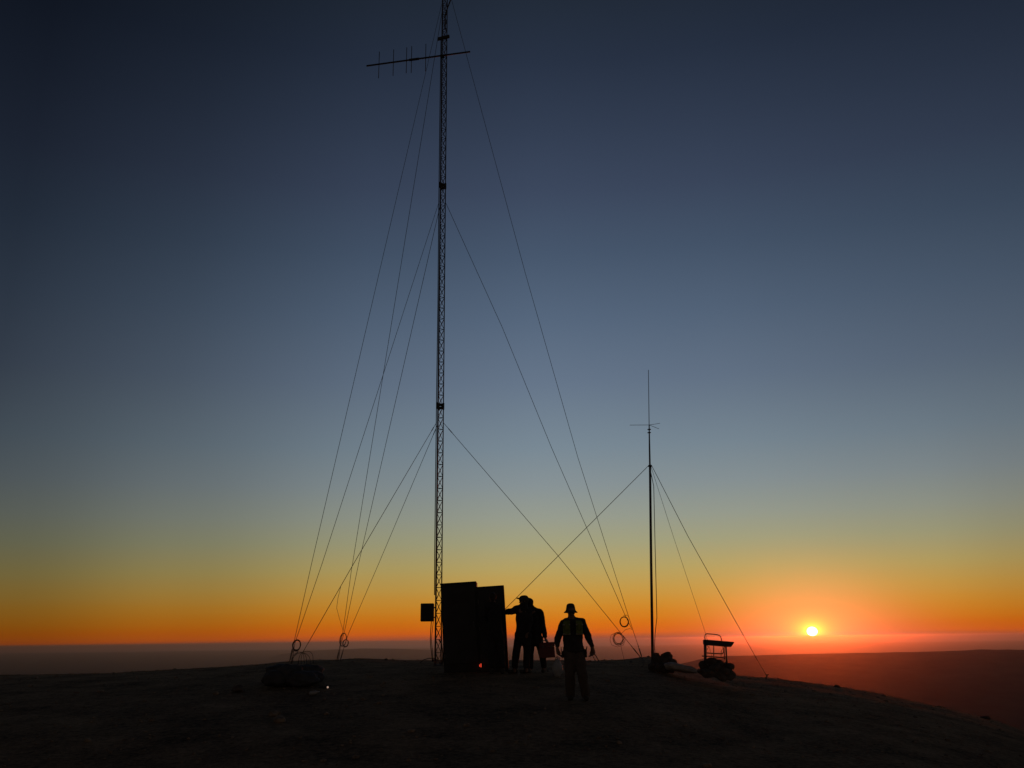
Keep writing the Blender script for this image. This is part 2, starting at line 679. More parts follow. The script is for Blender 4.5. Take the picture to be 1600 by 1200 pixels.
# feeder cable down the left leg
bm = bmesh.new()
pp = []
for y_ in (60, 200, 340, 480, 620, 760, 860, 930):
    q = mast_at(y_)
    pp.append(q + Vector((-.088 - (.008 if y_ % 3 else 0), -.06, 0)))
tube(bm, pp, .013, 6)
build('feeder_cable', bm, 'cable', mast, True)
# concrete foot
bm = bmesh.new()
lathe(bm, [(.17, -.2), (.17, .02), (.14, .05)], Matrix.Translation(MB_), 3)
build('base_plate', bm, 'steel', mast)

# ---- yagi antenna on the mast
zb = (mast_at(91)).z
a_, b_ = PZ(574, 107.5, zb), PZ(735, 85.5, zb)
yg = thing('yagi_antenna', (a_ + b_) / 2, 'long yagi antenna boom with five vertical rods, crossing the mast near its top', 'antenna')
# bring the boom in front of the mast's face
q = mast_at(91)
sh = Vector((0, (q.y - .15) - (a_ + (b_ - a_) * ((q.x - a_.x) / (b_.x - a_.x))).y, 0))
a_ += sh; b_ += sh
ddir = (b_ - a_)
bm = bmesh.new()
tube(bm, [a_, b_], .028, 8)
build('boom', bm, 'cable', yg, True)


def boom_at(px):
    lo, hi = 0.0, 1.0
    for _ in range(30):
        md = (lo + hi) / 2
        v = a_ + ddir * md - CAM
        if v.dot(Rc) / v.dot(Fw) * FPX + 800 < px: lo = md
        else: hi = md
    return a_ + ddir * lo


for px, up_, dn in ((592, .50, .52), (614.5, .51, .50), (635, .52, .47), (642.8, .54, .48), (665, .55, .50)):
    q = boom_at(px)
    bm = bmesh.new()
    tube(bm, [q + Vector((0, .024, -dn)), q + Vector((0, .024, up_))], .0115, 6)
    build('element', bm, 'alu', yg, True)
bm = bmesh.new()
q = boom_at(647)
box(bm, q, (.34, .06, .065), ddir.to_track_quat('X', 'Z').to_matrix(), .01)
build('feed_box', bm, 'cable', yg)
bm = bmesh.new()
q = boom_at(691)
box(bm, q + Vector((0, .045, 0)), (.12, .10, .09), ddir.to_track_quat('X', 'Z').to_matrix(), .008)
build('boom_clamp', bm, 'cable', yg)

# ---- equipment box on the mast
eb = thing('equipment_box', P(668, 971, YM - .15), 'small black equipment box fixed low on the left side of the lattice mast', 'box')
c1, c2 = P(657.8, 943, YM - .15), P(677.8, 971, YM - .15)
bm = bmesh.new()
box(bm, (c1 + c2) / 2, (abs(c2.x - c1.x), .22, abs(c1.z - c2.z)), None, .022)
build('housing', bm, 'box', eb, True)
bm = bmesh.new()
box(bm, (c1 + c2) / 2 + Vector((0, -.122, 0)), (abs(c2.x - c1.x) * .82, .025, abs(c1.z - c2.z) * .84), None, .01)
build('door', bm, 'cab', eb)
for dz in (-.13, .13):
    bm = bmesh.new()
    box(bm, (c1 + c2) / 2 + Vector((.19, .06, dz)), (.10, .03, .035))
    build('mounting_bracket', bm, 'steel', eb)
bm = bmesh.new()
tube(bm, [P(674, 971, YM - .15), P(673, 985, YM - .15), P(672.4, 1000, YM - .15), P(673.2, 1012, YM - .1), P(675, 1026, YM - .1), P(676, 1034, YM - .1)], .011, 6)
tube(bm, [P(677, 971, YM - .15), P(675.5, 985, YM - .2), P(674, 1000, YM - .2), P(675.5, 1015, YM - .1), P(677, 1034, YM - .1)], .008, 6)
build('cable', bm, 'cable', eb, True)
bm = bmesh.new()
tube(bm, [P(656, 1036, YM - .3), P(662, 1031, YM - .3), P(670, 1028.5, YM - .25), P(678, 1028.5, YM - .2), P(683, 1031, YM - .15)], .012, 6)
tag(build('ground_cable', bm, 'cable', None, True), 'black cable looping low over the soil at the left of the mast foot', 'cable')


# ------------------------------------------------------------------ guy wires
def wire(name, label, pts, r=.0062, sag=.06, group=None, hardware=True, cat='guy wire', turn=None):
    pts = [Vector(p) for p in pts]
    full = []
    for a, b in zip(pts, pts[1:]):
        n = 10
        for i in range(n):
            k = i / n
            q = a.lerp(b, k)
            if len(pts) == 2: q.z -= sag * 4 * k * (1 - k)
            full.append(q)
    full.append(pts[-1])
    t = thing(name, pts[-1], label, cat, group)
    bm = bmesh.new()
    tube(bm, full, r, 6)
    build('strand', bm, 'wire', t, True)
    if hardware:
        d = (pts[-2] - pts[-1]).normalized()
        bm = bmesh.new()
        e = pts[-1]
        for s0 in (-.013, .013):
            off = Vector((s0, 0, 0))
            tube(bm, [e + d * .10 + off, e + d * .30 + off], .005, 6)
        tube(bm, [e + d * .02, e + d * .12], .012, 6)
        tube(bm, [e + d * .33, e + d * .37], .013, 6)
        build('turnbuckle', bm, 'steel', t)
    if turn:
        d = (full[1] - full[0]).normalized()
        bm = bmesh.new()
        tube(bm, [full[0] + d * .25, full[0] + d * .42], .013, 6)
        build('clamp', bm, 'steel', t)
    return t


L1 = P(452.5, 1034, 21.0)
L1b = P(473, 1019.5, 20.9)
L2 = P(526, 1034, 30.0)
R1 = P(1004, 1030, 25.8)
g1, g2, g3 = mast_at(660), mast_at(315), mast_at(8)
GG = 'guy wires holding the lattice mast'
lx = Vector((-.085, -.03, 0)); rx = Vector((.095, -.03, 0)); bx_ = Vector((-.05, .09, 0))
wire('guy_wire', 'outermost long guy wire from the mast top to the left ballast pile', [g3 + lx, P(487, 880, 22.0), L1], .0062, group=GG)
wire('guy_wire', 'guy wire from the middle joint of the mast to the left ballast pile', [g2 + lx, P(503.5, 880, 22.0), P(461, 1004, 21.1), L1 + Vector((.05, 0, 0))], .0062, group=GG, hardware=False)
wire('guy_wire', 'thick guy wire from the lowest joint down left to the fan of loops', [g1 + lx, P(553, 880, 22.0), L1b], .0072, group=GG, hardware=False, turn=True)
wire('guy_wire', 'long guy wire from the mast top to the anchor behind the crest', [g3 + bx_, P(548.5, 895, 29.1), P(535.5, 990, 29.8), P(531, 1009, 29.9), L2], .0075, group=GG)
wire('guy_wire', 'guy wire from the middle joint to the anchor behind the crest', [g2 + bx_, P(560.5, 880, 29.0), P(538, 988, 29.8), P(532, 1009, 29.9), L2 + Vector((.05, 0, 0))], .0075, group=GG, hardware=False)
wire('guy_wire', 'low guy wire from the lowest joint to the anchor behind the crest', [g1 + bx_, P(592, 880, 29.0), P(544.5, 990, 29.8), P(538, 1010, 29.9), P(531, 1034, 30.0)], .0080, group=GG, turn=True)
wire('guy_wire', 'longest right hand guy wire running from the mast top to the right anchor', [P(703, -10, YM), P(820, 424, 25.6), P(903, 715, 25.7), P(983, 966, 25.8), R1], .0066, group=GG)
wire('guy_wire', 'right hand guy wire running from the middle joint to the right anchor', [g2 + rx, P(785, 512, 25.6), P(862, 700, 25.7), P(977, 962, 25.8), P(987, 982, 25.8)], .0070, group=GG, hardware=False)
wire('guy_wire', 'short right hand guy wire from the lowest joint passing behind the walking person', [g1 + rx, P(870, 866, 25.7), P(1000, 1026, 25.8)], .0078, group=GG, turn=True)
for n_, q, lab in ((0, gz(456, 21.0), 'left'), (1, gz(1005, 25.8), 'right')):
    bm = bmesh.new()
    tube(bm, [q + Vector((0, 0, -.25)), q + Vector((0, 0, .12))], .014, 8)
    ringp = [q + Vector((.03 * math.cos(a), 0, .14 + .03 * math.sin(a))) for a in [i * math.pi / 6 for i in range(12)]]
    tube(bm, ringp, .008, 6, closed=True)
    tag(build('anchor_stake', bm, 'steel'), 'steel ring stake in the soil where the ' + lab + ' guy wires meet', 'anchor')


def coil(label, c, rx_, rz_, turns, r=.007, tilt=0.0, spread=.012, seed=1, tails=(), face=0.0, group='wire coils hanging on the guy wires'):
    rnd = random.Random(seed)
    bm = bmesh.new()
    pts = []
    n = 26
    for tn in range(turns):
        ax, az_ = rx_ + rnd.uniform(-spread, spread), rz_ + rnd.uniform(-spread, spread)
        ox, oz = rnd.uniform(-spread, spread) * .6, rnd.uniform(-spread, spread) * .6
        for i in range(n):
            a = 2 * math.pi * i / n
            x_, z_ = ax * math.cos(a) + ox, az_ * math.sin(a) + oz
            x2 = x_ * math.cos(tilt) - z_ * math.sin(tilt)
            z2 = x_ * math.sin(tilt) + z_ * math.cos(tilt)
            pts.append(c + Vector((x2 * math.cos(face), x2 * math.sin(face) + tn * .006 - .02, z2)))
    tube(bm, pts, r, 5)
    for tl in tails:
        tube(bm, tl, .0055, 5)
    return tag(build('wire_coil', bm, 'wire', None, True), label, 'wire coil', group)


coil('tight oval coil of wire hanging at the far left guy anchor', P(463.5, 1008, 20.9), .088, .115, 5, .008, -.15)
F2 = lambda *q_: [P(x_, y_, 20.75 + .02 * (i_ % 3)) for i_, (x_, y_) in enumerate(q_)]
fan = [F2((473, 1019.3), (465, 1021), (460, 1025), (457.5, 1029), (456, 1037)),
       F2((473, 1019.3), (469.5, 1022), (467, 1028), (465.5, 1038)),
       F2((473, 1019.3), (474.5, 1024), (474.8, 1028), (475.5, 1037)),
       F2((473, 1019.3), (479, 1022), (483, 1026), (484.5, 1030), (485, 1038)),
       F2((473, 1019.3), (477, 1023), (479, 1029), (479.5, 1038)),
       F2((473, 1019.3), (471, 1025), (470.5, 1031), (470.8, 1038)),
       F2((474, 1018.6), (479, 1017.4), (484, 1018), (487.4, 1021), (489, 1026), (489.6, 1037)),
       F2((458, 1016), (456.5, 1020), (459, 1017.5), (463, 1016.5), (466, 1019), (461, 1023), (457, 1029), (455, 1037)),
       F2((473, 1019.3), (466, 1018.4), (460, 1022), (456, 1028), (454, 1037))]
bm = bmesh.new()
for f_ in fan:
    tube(bm, f_, .0058, 5)
tag(build('wire_coil', bm, 'wire', None, True), 'loose fan of wire loops spread over the left ballast pile', 'wire coil', 'wire coils hanging on the guy wires')
coil('long narrow coil of wire hanging at the anchor behind the crest', P(536.5, 999, 29.7), .085, .19, 3, .008, -.12, .02, 2, [[P(532.5, 916, 22.9), P(528, 935, 24), P(526, 950, 26), P(530, 965, 28), P(536, 985, 29.7)]])
coil('small round coil of wire just right of the long narrow coil', P(540, 1005, 29.5), .085, .115, 4, .009, -.2, .01, 3)
coil('small tight ring of wire high on the right hand guy wires', P(975.2, 971.5, 25.7), .118, .135, 5, .008, 0, .010, 4, [[P(974, 962, 25.7), P(979, 961, 25.7), P(983, 964, 25.7)]])
coil('large untidy coil of wire on the lowest right hand guy wire', P(966, 998, 25.7), .118, .145, 4, .0075, .1, .03, 5,
     [[P(953, 1000, 25.7), P(955, 992, 25.7), P(962, 989, 25.7), P(970, 990, 25.7)], [P(953, 1000, 25.7), P(956, 1008, 25.7), P(965, 1011, 25.7), P(974, 1008, 25.7), P(977, 1000, 25.7), P(974, 993, 25.7)],
      [P(970, 1008, 25.7), P(972, 1018, 25.7), P(976, 1034, 25.6)], [P(971, 990, 25.7), P(977, 984, 25.75), P(984, 982, 25.8), P(988, 984, 25.8)]])

# ------------------------------------------------------------------ slim pole with whip antenna
YP = 25.0
pb = gz(1019.5, YP)


def pole_pt(px, py): return P(px, py, YP)


pole = thing('antenna_pole', pb, 'slim straight pole with a thin whip antenna, right of the walking person', 'antenna pole')
bm = bmesh.new()
tube(bm, [pb + Vector((0, 0, -.2)), pole_pt(1017.4, 880), pole_pt(1015.6, 728)], [.040, .036, .032], 12)
build('mast_tube', bm, 'steel', pole, True)
bm = bmesh.new()
tube(bm, [pole_pt(1015.6, 735), pole_pt(1014.9, 700), pole_pt(1014.3, 664)], [.026, .023, .016], 10)
build('upper_tube', bm, 'steel', pole, True)
bm = bmesh.new()
tube(bm, [pole_pt(1014.3, 668), pole_pt(1013.7, 620), pole_pt(1013.2, 578)], [.011, .0095, .008], 8)
build('whip', bm, 'alu', pole, True)
hub = pole_pt(1014.3, 664)
for e in (P(984, 664.2, YP - .05), P(1031, 661.5, YP + .35), P(1029.5, 670, YP - .5)):
    bm = bmesh.new()
    tube(bm, [hub, e], .0065, 6)
    build('radial', bm, 'alu', pole, True)
for y_ in (671, 676):
    bm = bmesh.new()
    lathe(bm, [(.02, -.012), (.052, -.008), (.052, .008), (.02, .012)], Matrix.Translation(pole_pt(1014.4, y_)), 16)
    build('clamp_ring', bm, 'cable', pole, True)
bm = bmesh.new()
lathe(bm, [(.035, -.03), (.055, -.02), (.055, .02), (.035, .03)], Matrix.Translation(pole_pt(1015.7, 728)), 16)
build('guy_collar', bm, 'cable', pole, True)
bm = bmesh.new()
tube(bm, [pole_pt(1016.5, 736), pole_pt(1021.5, 760), pole_pt(1023.5, 850), pole_pt(1025.5, 930), pole_pt(1026.4, 965), pole_pt(1023.6, 990), pole_pt(1022.6, 1010), pole_pt(1023.5, 1024)], .0095, 6)
build('cable', bm, 'cable', pole, True)
PG = 'guy wires of the slim antenna pole'
gc = pole_pt(1015.7, 728)
wire('guy_wire', 'taut guy wire sloping left from the slim pole to behind the cabinets', [gc + Vector((-.05, 0, 0)), P(793, 948, 26), gz(716, 26.6) + Vector((0, 0, .1))], .0085, group=PG)
wire('guy_wire', 'guy wire sloping right from the slim pole to the small stake on the slope', [gc + Vector((.05, 0, 0)), P(1075, 838, 25.2), P(1112, 904, 25.6), P(1150, 972, 26.2), P(1182, 1029, 26.8), P(1198, 1056, 28.6)], .0078, group=PG, hardware=False)
wire('guy_wire', 'faint guy wire going down from the slim pole behind the metal trolley', [gc + Vector((.03, .04, 0)), P(1052, 838, 27.5), P(1101, 985, 29.8), gz(1120, 30.5)], .0052, group=PG, hardware=False)
q = gz(1198, 28.6)
bm = bmesh.new()
tube(bm, [q + Vector((-.05, 0, -.15)), q + Vector((-.01, 0, .05)), q + Vector((.03, 0, .13))], .020, 6)
tube(bm, [q + Vector((.0, 0, .12)), q + Vector((.07, 0, .15))], .016, 6)
tag(build('tent_stake', bm, 'steel'), 'small hooked metal stake alone on the skyline right of the trolley', 'stake')


# ------------------------------------------------------------------ rocks
def rock(c, r, label, group, seed, sq=(1, 1, .75), name='rock', material='rock', cat='rock'):
    rnd = random.Random(seed)
    bm = bmesh.new()
    bmesh.ops.create_icosphere(bm, subdivisions=3, radius=1)
    off = Vector((rnd.uniform(0, 50), rnd.uniform(0, 50), rnd.uniform(0, 50)))
    planes = [(Vector((rnd.gauss(0, 1), rnd.gauss(0, 1), rnd.gauss(0, 1))).normalized(), rnd.uniform(.5, .85)) for _ in range(11)]
    for v in bm.verts:
        d = v.co.normalized()
        k = 1.0
        for pn, pd in planes:
            dd = d.dot(pn)
            if dd > 0: k = min(k, pd / dd)
        k *= 1.12 + .12 * noise.noise(d * 2.5 + off) + .08 * noise.noise(d * 7 + off)
        v.co = Vector((d.x * sq[0], d.y * sq[1], d.z * sq[2])) * k * r
    bmesh.ops.rotate(bm, matrix=Matrix.Rotation(rnd.uniform(0, 6), 3, 'Z'), verts=bm.verts, cent=(0, 0, 0))
    bmesh.ops.translate(bm, vec=c, verts=bm.verts)
    return tag(build(name, bm, material, None, False), label, cat, group)


RG = 'rocks heaped at the foot of the slim pole'
for i, (px, py, Y, r, lab) in enumerate([
        (1026, 1027, 24.5, .15, 'tall pointed rock right against the foot of the slim pole'),
        (1034, 1034, 24.4, .17, 'dark rock between the two peaks of the heap beside the slim pole'),
        (1042, 1031, 24.5, .18, 'rock forming the right hand peak of the heap beside the slim pole'),
        (1052, 1038, 24.3, .16, 'low rock at the right end of the heap, behind the pale sack'),
        (1022, 1041, 24.0, .17, 'rock at the lower left of the heap under the slim pole'),
        (1036, 1044, 23.7, .19, 'broad rock at the front of the heap left of the pale sack'),
        (1047, 1047, 23.6, .12, 'small rock at the front edge of the heap touching the pale sack')]):
    rock(P(px, py, Y), r, lab, RG, 10 + i, (1, .9, 1.05 if i in (0, 2) else .8))
CG = 'rocks stacked under the metal trolley'
YT = 22.6
for i, (px, py, r, lab) in enumerate([
        (1101, 1040, .14, 'rock under the left leg of the metal trolley'),
        (1112, 1036, .15, 'top rock in the middle of the stack under the metal trolley'),
        (1124, 1039, .16, 'large rock just under the lower rail of the metal trolley'),
        (1137, 1042, .15, 'rock under the right leg of the metal trolley'),
        (1098, 1050, .13, 'rock jutting out at the left of the trolley stack'),
        (1109, 1052, .19, 'broad rock at the lower left front of the trolley stack'),
        (1124, 1054, .20, 'broadest rock in the bottom row under the trolley'),
        (1139, 1054, .16, 'rock at the lower right corner of the trolley stack'),
        (1108, 1045, .16, 'rock filling the left side of the trolley stack'),
        (1118, 1046, .17, 'rock wedged in the centre of the trolley stack'),
        (1131, 1048, .15, 'rock behind the lower right corner of the trolley stack')]):
    rock(P(px, py, YT - (.25 if py > 1045 else 0)), r, lab, CG, 40 + i, (1.05, 1, .8))
for i, (px, Y, r, lab) in enumerate([(428, 16.2, .09, 'small pale rock on the dark soil in front of the ballast pile'),
                                     (436, 15.6, .11, 'flat pale rock beside a smaller one, in front of the ballast pile'),
                                     (1307, 28.6, .09, 'low dark rock on the skyline under the sun'),
                                     (1540, 26.0, .11, 'lone dark rock on the skyline near the right edge'),
                                     (603, 31.0, .06, 'tiny rock on the skyline left of the mast'),
                                     (372, 19.5, .14, 'dark rock left of the ballast pile')]):
    q = gz(px, Y)
    rock(q + Vector((0, 0, r * .3)), r, lab, 'lone rocks on the hilltop', 80 + i, (1.3, 1, .7), material='stone' if i < 2 else 'rock')


def sackmesh(bm, c, size, seed, rot=0.0, tilt=0.0, wr=.06):
    tmp = bmesh.new()
    bmesh.ops.create_icosphere(tmp, subdivisions=4, radius=1)
    off = Vector((seed * 3.1, seed * 1.7, 0))
    for v in tmp.verts:
        d = v.co.copy()
        e = 1 / max((abs(d.x) ** 3 + abs(d.y) ** 3 + abs(d.z) ** 3) ** (1 / 3), 1e-6)
        d = d * (.55 + .45 * e)
        k = 1 + wr * noise.noise(d * 2.2 + off) * 2 + wr * .6 * noise.noise(d * 6 + off)
        v.co = Vector((d.x * size[0], d.y * size[1], d.z * size[2])) * k
    bmesh.ops.transform(tmp, matrix=Matrix.Translation(c) @ Matrix.Rotation(tilt, 4, 'Y') @ Matrix.Rotation(rot, 4, 'Z'), verts=tmp.verts)
    merge(bm, tmp)


bm = bmesh.new()
sackmesh(bm, P(1064, 1044, 23.4), (.42, .25, .095), 3, .1, .20)
sackmesh(bm, P(1050, 1041, 23.4), (.17, .2, .10), 5, .1, .05)
tag(melt('sack', bm, 'sack', None, .012, 4), 'pale flat sack lying on the slope between the rock heap and the trolley', 'sack')

# ballast pile at the left anchor
BG = 'dark ballast sacks piled on the left anchor'
for i, (px, py, Y, sx, sz, rt, lab) in enumerate([
        (434, 1060, 20.2, .32, .17, .1, 'dark bluish ballast sack at the left end of the pile'),
        (452, 1055, 20.3, .30, .22, .7, 'tallest dark ballast sack in the middle of the pile'),
        (472, 1061, 20.1, .34, .16, -.2, 'dark ballast sack at the front right of the pile'),
        (486, 1058, 20.6, .30, .13, .3, 'low dark ballast sack at the right end of the pile'),
        (444, 1049, 21.2, .40, .15, 0, 'dark ballast sack at the back of the pile against the skyline'),
        (478, 1048, 21.1, .38, .13, .2, 'dark ballast sack at the back under the fan of wire loops')]):
    bm = bmesh.new()
    sackmesh(bm, P(px, py, Y), (sx, .28, sz), i + 2, rt, 0, .10)
    tag(build('ballast_sack', bm, 'tarp', None, True), lab, 'sack', BG)

# torch and bottle on the ground beside the pile
q = gz(510, 19.6) + Vector((0, 0, .035))
t = thing('flashlight', q, 'dark torch lying on the ground beside the ballast pile, its lens lit', 'torch')
bm = bmesh.new()
tube(bm, [q + Vector((-.16, 0, 0)), q + Vector((-.02, 0, 0)), q + Vector((.02, -.01, 0))], [.02, .02, .032], 10)
build('torch_body', bm, 'cable', t, True)
bm = bmesh.new()
capsule(bm, q + Vector((.028, -.02, 0)), q + Vector((.034, -.024, 0)), .021, .018)
build('lens', bm, 'lens', t, True)
q = gz(491, 18.6) + Vector((0, 0, .04))
bm = bmesh.new()
lathe(bm, [(.03, -.09), (.036, -.08), (.036, .03), (.015, .07), (.013, .10)], Matrix.Translation(q) @ Matrix.Rotation(math.radians(80), 4, 'Y'), 14)
tag(build('plastic_bottle', bm, 'bag', None, True), 'small pale plastic bottle lying by the ballast pile', 'bottle')

# ------------------------------------------------------------------ equipment cabinets
YC = 22.9


def cabinet(x0, x1, ytop, label, dx, depth, w_door, seed):
    """x0, x1 photo columns of the top front corners"""
    tl = P(x0, ytop[0], YC + dx)
    tr = P(x1, ytop[1], YC + dx)
    lean = math.radians(3.0)
    w = (tr - tl).length
    bl = gz(x0 + 7, YC + dx)
    hgt = (tl - bl).length
    org = (tl + tr) / 2
    R_ = Matrix.Rotation(-lean, 3, 'Y')
    # local frame: x right, y back, z up with the origin at the middle of the front top edge
    up_ = R_ @ Vector((0, 0, 1))
    right_ = R_ @ Vector((1, 0, 0))
    base_ = org - up_ * hgt
    t = thing('equipment_cabinet', base_, label, 'cabinet', 'equipment cabinets beside the mast')
    bm = bmesh.new()
    box(bm, org - up_ * (hgt * .5 + .02) + Vector((0, depth / 2, 0)), (w - .004, depth, hgt - .04), R_, .006)
    build('body', bm, 'cab', t)
    bm = bmesh.new()
    box(bm, org - up_ * .018 + Vector((0, depth / 2, 0)), (w - .004, depth + .05, .036), R_, .006)
    build('roof', bm, 'cab', t)
    bm = bmesh.new()
    box(bm, org - up_ * (hgt * .48) + Vector((0, -.014, 0)), (w - .09, .028, hgt * .86), R_, .005)
    d = build('door', bm, 'cabdoor', t)
    bm = bmesh.new()
    hc = org - up_ * (hgt * .5) + right_ * (w * .5 - .11) + Vector((0, -.05, 0))
    tube(bm, [hc - up_ * .09 + Vector((0, .03, 0)), hc - up_ * .09, hc + up_ * .09, hc + up_ * .09 + Vector((0, .03, 0))], .010, 6)
    build('handle', bm, 'steel', d)
    for sx in (-1, 1):
        for dz in (.18, .5, .82):
            if sx > 0: continue
            bm = bmesh.new()
            hq = org - up_ * (hgt * dz) + right_ * (-w * .5 + .035) + Vector((0, -.02, 0))
            tube(bm, [hq - up_ * .05, hq + up_ * .05], .012, 6)
            build('hinge', bm, 'steel', t)
    bm = bmesh.new()
    for k in range(7):
        box(bm, org - up_ * (hgt * .14 + k * .035) + Vector((0, -.032, 0)), (w * .45, .012, .014), R_)
    build('vent', bm, 'cab', t)
    bm = bmesh.new()
    box(bm, org - up_ * (hgt + .06) + Vector((0, depth / 2, 0)), (w - .05, depth - .05, .14), R_)
    build('plinth', bm, 'cable', t)
    return t, org, up_, right_, hgt, w


cabinet(688, 744.0, (912, 908), 'left and slightly taller of the two dark cabinets, right against the lattice mast', 0, .75, .8, 1)
t2, o2, u2, r2, h2, w2 = cabinet(744.0, 787.2, (917.5, 914), 'right hand lower dark cabinet with a small red light near its foot', 0, .62, .7, 2)
q = P(750.5, 1040, YC - .12)
bm = bmesh.new()
box(bm, q + Vector((-.016, 0, 0)), (.012, .02, .05), None, .003)
box(bm, q + Vector((.016, 0, .005)), (.016, .02, .085), None, .003)
build('indicator_light', bm, 'redlamp', t2)
bm = bmesh.new()
tube(bm, [P(686, 1000, 23.4), P(690, 1006, 23.3), P(692, 1022, 23.2), P(691, 1038, 23.1)], .016, 6)
tube(bm, [P(690, 985, 23.3), P(690, 1008, 23.2), P(694, 1036, 23.1)], .012, 6)
tag(build('power_cable', bm, 'cable', None, True), 'thick dark cable drooping between the mast foot and the left cabinet', 'cable')


# ------------------------------------------------------------------ people
def person_frame(px, Y):
    return gz(px, Y)


class Fig:
    """joints given as (x, y, z) metres from the ground point below the figure; y away from the camera"""
    def __init__(s, base_, label, sc=1.0):
        s.b = base_
        s.t = thing('person', base_, label, 'person')
        s.sc = sc

    def w(s, p): return s.b + Vector(p) * s.sc

    def caps(s, bm, lst):
        for e in lst:
            a, b, ra, rb = e[:4]
            capsule(bm, s.w(a), s.w(b), ra * s.sc, rb * s.sc, 14, e[4] if len(e) > 4 else None)


def hand(f, bm, wrist, fwd, palm_n, side, grip=0.5, g=1.25):
    """palm, four fingers of unequal length bent at the knuckles and a thumb leaving the side of the palm"""
    wrist, fwd, palm_n = Vector(wrist), Vector(fwd).normalized(), Vector(palm_n).normalized()
    lat = fwd.cross(palm_n).normalized() * side
    for k in (-1.2, -.4, .4, 1.2):
        capsule(bm, f.w(wrist + lat * k * .012), f.w(wrist + fwd * .085 + lat * k * .019 * g), .017 * g, .0135 * g, 8)
    for k, ln in zip((-1.5, -.5, .5, 1.5), (.062, .078, .085, .075)):
        p = wrist + fwd * .088 + lat * k * .020 * g
        d = fwd.copy()
        seg = ln / 2.4
        for j in range(3):
            d = (d + palm_n * grip * .75).normalized()
            q_ = p + d * seg
            capsule(bm, f.w(p), f.w(q_), (.0098 - j * .0007) * g, (.0094 - j * .0008) * g, 8)
            p = q_
    p = wrist + fwd * .025 + lat * .030
    for j, (d, l) in enumerate(((fwd * .6 + lat * .75 + palm_n * .2, .035), (fwd * .9 + lat * .3 + palm_n * .35, .032), (fwd + palm_n * .6, .025))):
        q_ = p + d.normalized() * l
        capsule(bm, f.w(p), f.w(q_), .0115 - j * .001, .0105 - j * .001, 8)
        p = q_


def head(f, bm, c, face, hgt=.235):
    """skull, jaw, brow, nose, lips and ears; c = head centre, face = facing direction"""
    c, fd = Vector(c), Vector(face).normalized()
    lt = Vector((0, 0, 1)).cross(fd).normalized()
    up = fd.cross(lt).normalized()
    u = lambda a, b, c_: c + fd * a + lt * b + up * c_
    f.caps(bm, [
        (u(-.025, 0, .03), u(.022, 0, .03), .083, .076),
        (u(.0, 0, .0), u(.035, 0, -.055), .068, .046),
        (u(.055, 0, -.085), u(.060, 0, -.090), .026, .022),
        (u(.082, -.028, .028), u(.082, .028, .028), .014, .014),
        (u(.090, 0, .015), u(.112, 0, -.022), .010, .014),
        (u(.088, -.020, -.052), u(.088, .020, -.052), .009, .009),
        (u(.070, -.042, -.015), u(.055, -.050, -.03), .022, .020),
        (u(.070, .042, -.015), u(.055, .050, -.03), .022, .020),
        (u(-.005, -.080, .015), u(-.008, -.082, -.022), .014, .010),
        (u(-.005, .080, .015), u(-.008, .082, -.022), .014, .010)])
    return u


def finish(f, body, garments, voxel=.010):
    melt('body', body, 'skin', f.t, voxel, 4)
    for nm, bmm, mt_ in garments:
        melt(nm, bmm, mt_, f.t, voxel, 5, .016 if nm in ('jacket', 'trousers') else 0)


# ---- the walking person: local metres; 83.6 px per metre across, 86.8 px per metre up
def W_(px, py):
    return ((px - 899) / 83.6, (1090.5 - py) / 86.8)


YW = 17.4
wb = gz(899, YW)
f = Fig(wb, 'person walking alone in brimmed hat and yellow green safety vest, arms away from body', 1.0)


def J(px, py, y=0.0):
    a, b = W_(px, py)
    return (a, y, b)


hipL, hipR = J(893.0, 1021, 0), J(904.5, 1021, 0)
kneeL, kneeR = J(891.5, 1052, -.03), J(911, 1052, -.10)
ankL, ankR = J(892, 1083, .12), J(915.5, 1083.5, -.02)
shL, shR = J(884, 971.5), J(913.5, 970.5)
elL, elR = J(874.5, 995, .02), J(922.5, 994, .03)
wrL, wrR = J(872.8, 1010.5, -.10), J(927.5, 1011, -.05)
body = bmesh.new()
u = head(f, body, J(896, 954, -.02), (0.05, -1, -.05))
f.caps(body, [(J(896.5, 961), J(898, 972, .01), .066, .075),
              (J(898, 975, .02), J(898.5, 1000, .01), .13, .12, (1.15, .75, 1)),
              (J(898.5, 1000, .01), J(898.8, 1018, 0), .12, .14, (1.1, .8, 1)),
              (shL, elL, .05, .042), (elL, wrL, .040, .028), (shR, elR, .05, .042), (elR, wrR, .040, .028),
              (J(888, 972), J(909, 971), .05, .05),
              (hipL, kneeL, .085, .056), (kneeL, ankL, .054, .038), (hipR, kneeR, .085, .056), (kneeR, ankR, .054, .038),
              (ankL, (ankL[0], ankL[1] - .10, .05), .038, .032), (ankR, (ankR[0], ankR[1] - .10, .05), .038, .032)])
hand(f, body, wrL, (.12, -.1, -1), (.6, -.3, 0), -1, .7, 1.5)
hand(f, body, wrR, (.12, -.1, -1), (-.6, -.3, .2), 1, .75, 1.7)
jk = bmesh.new()
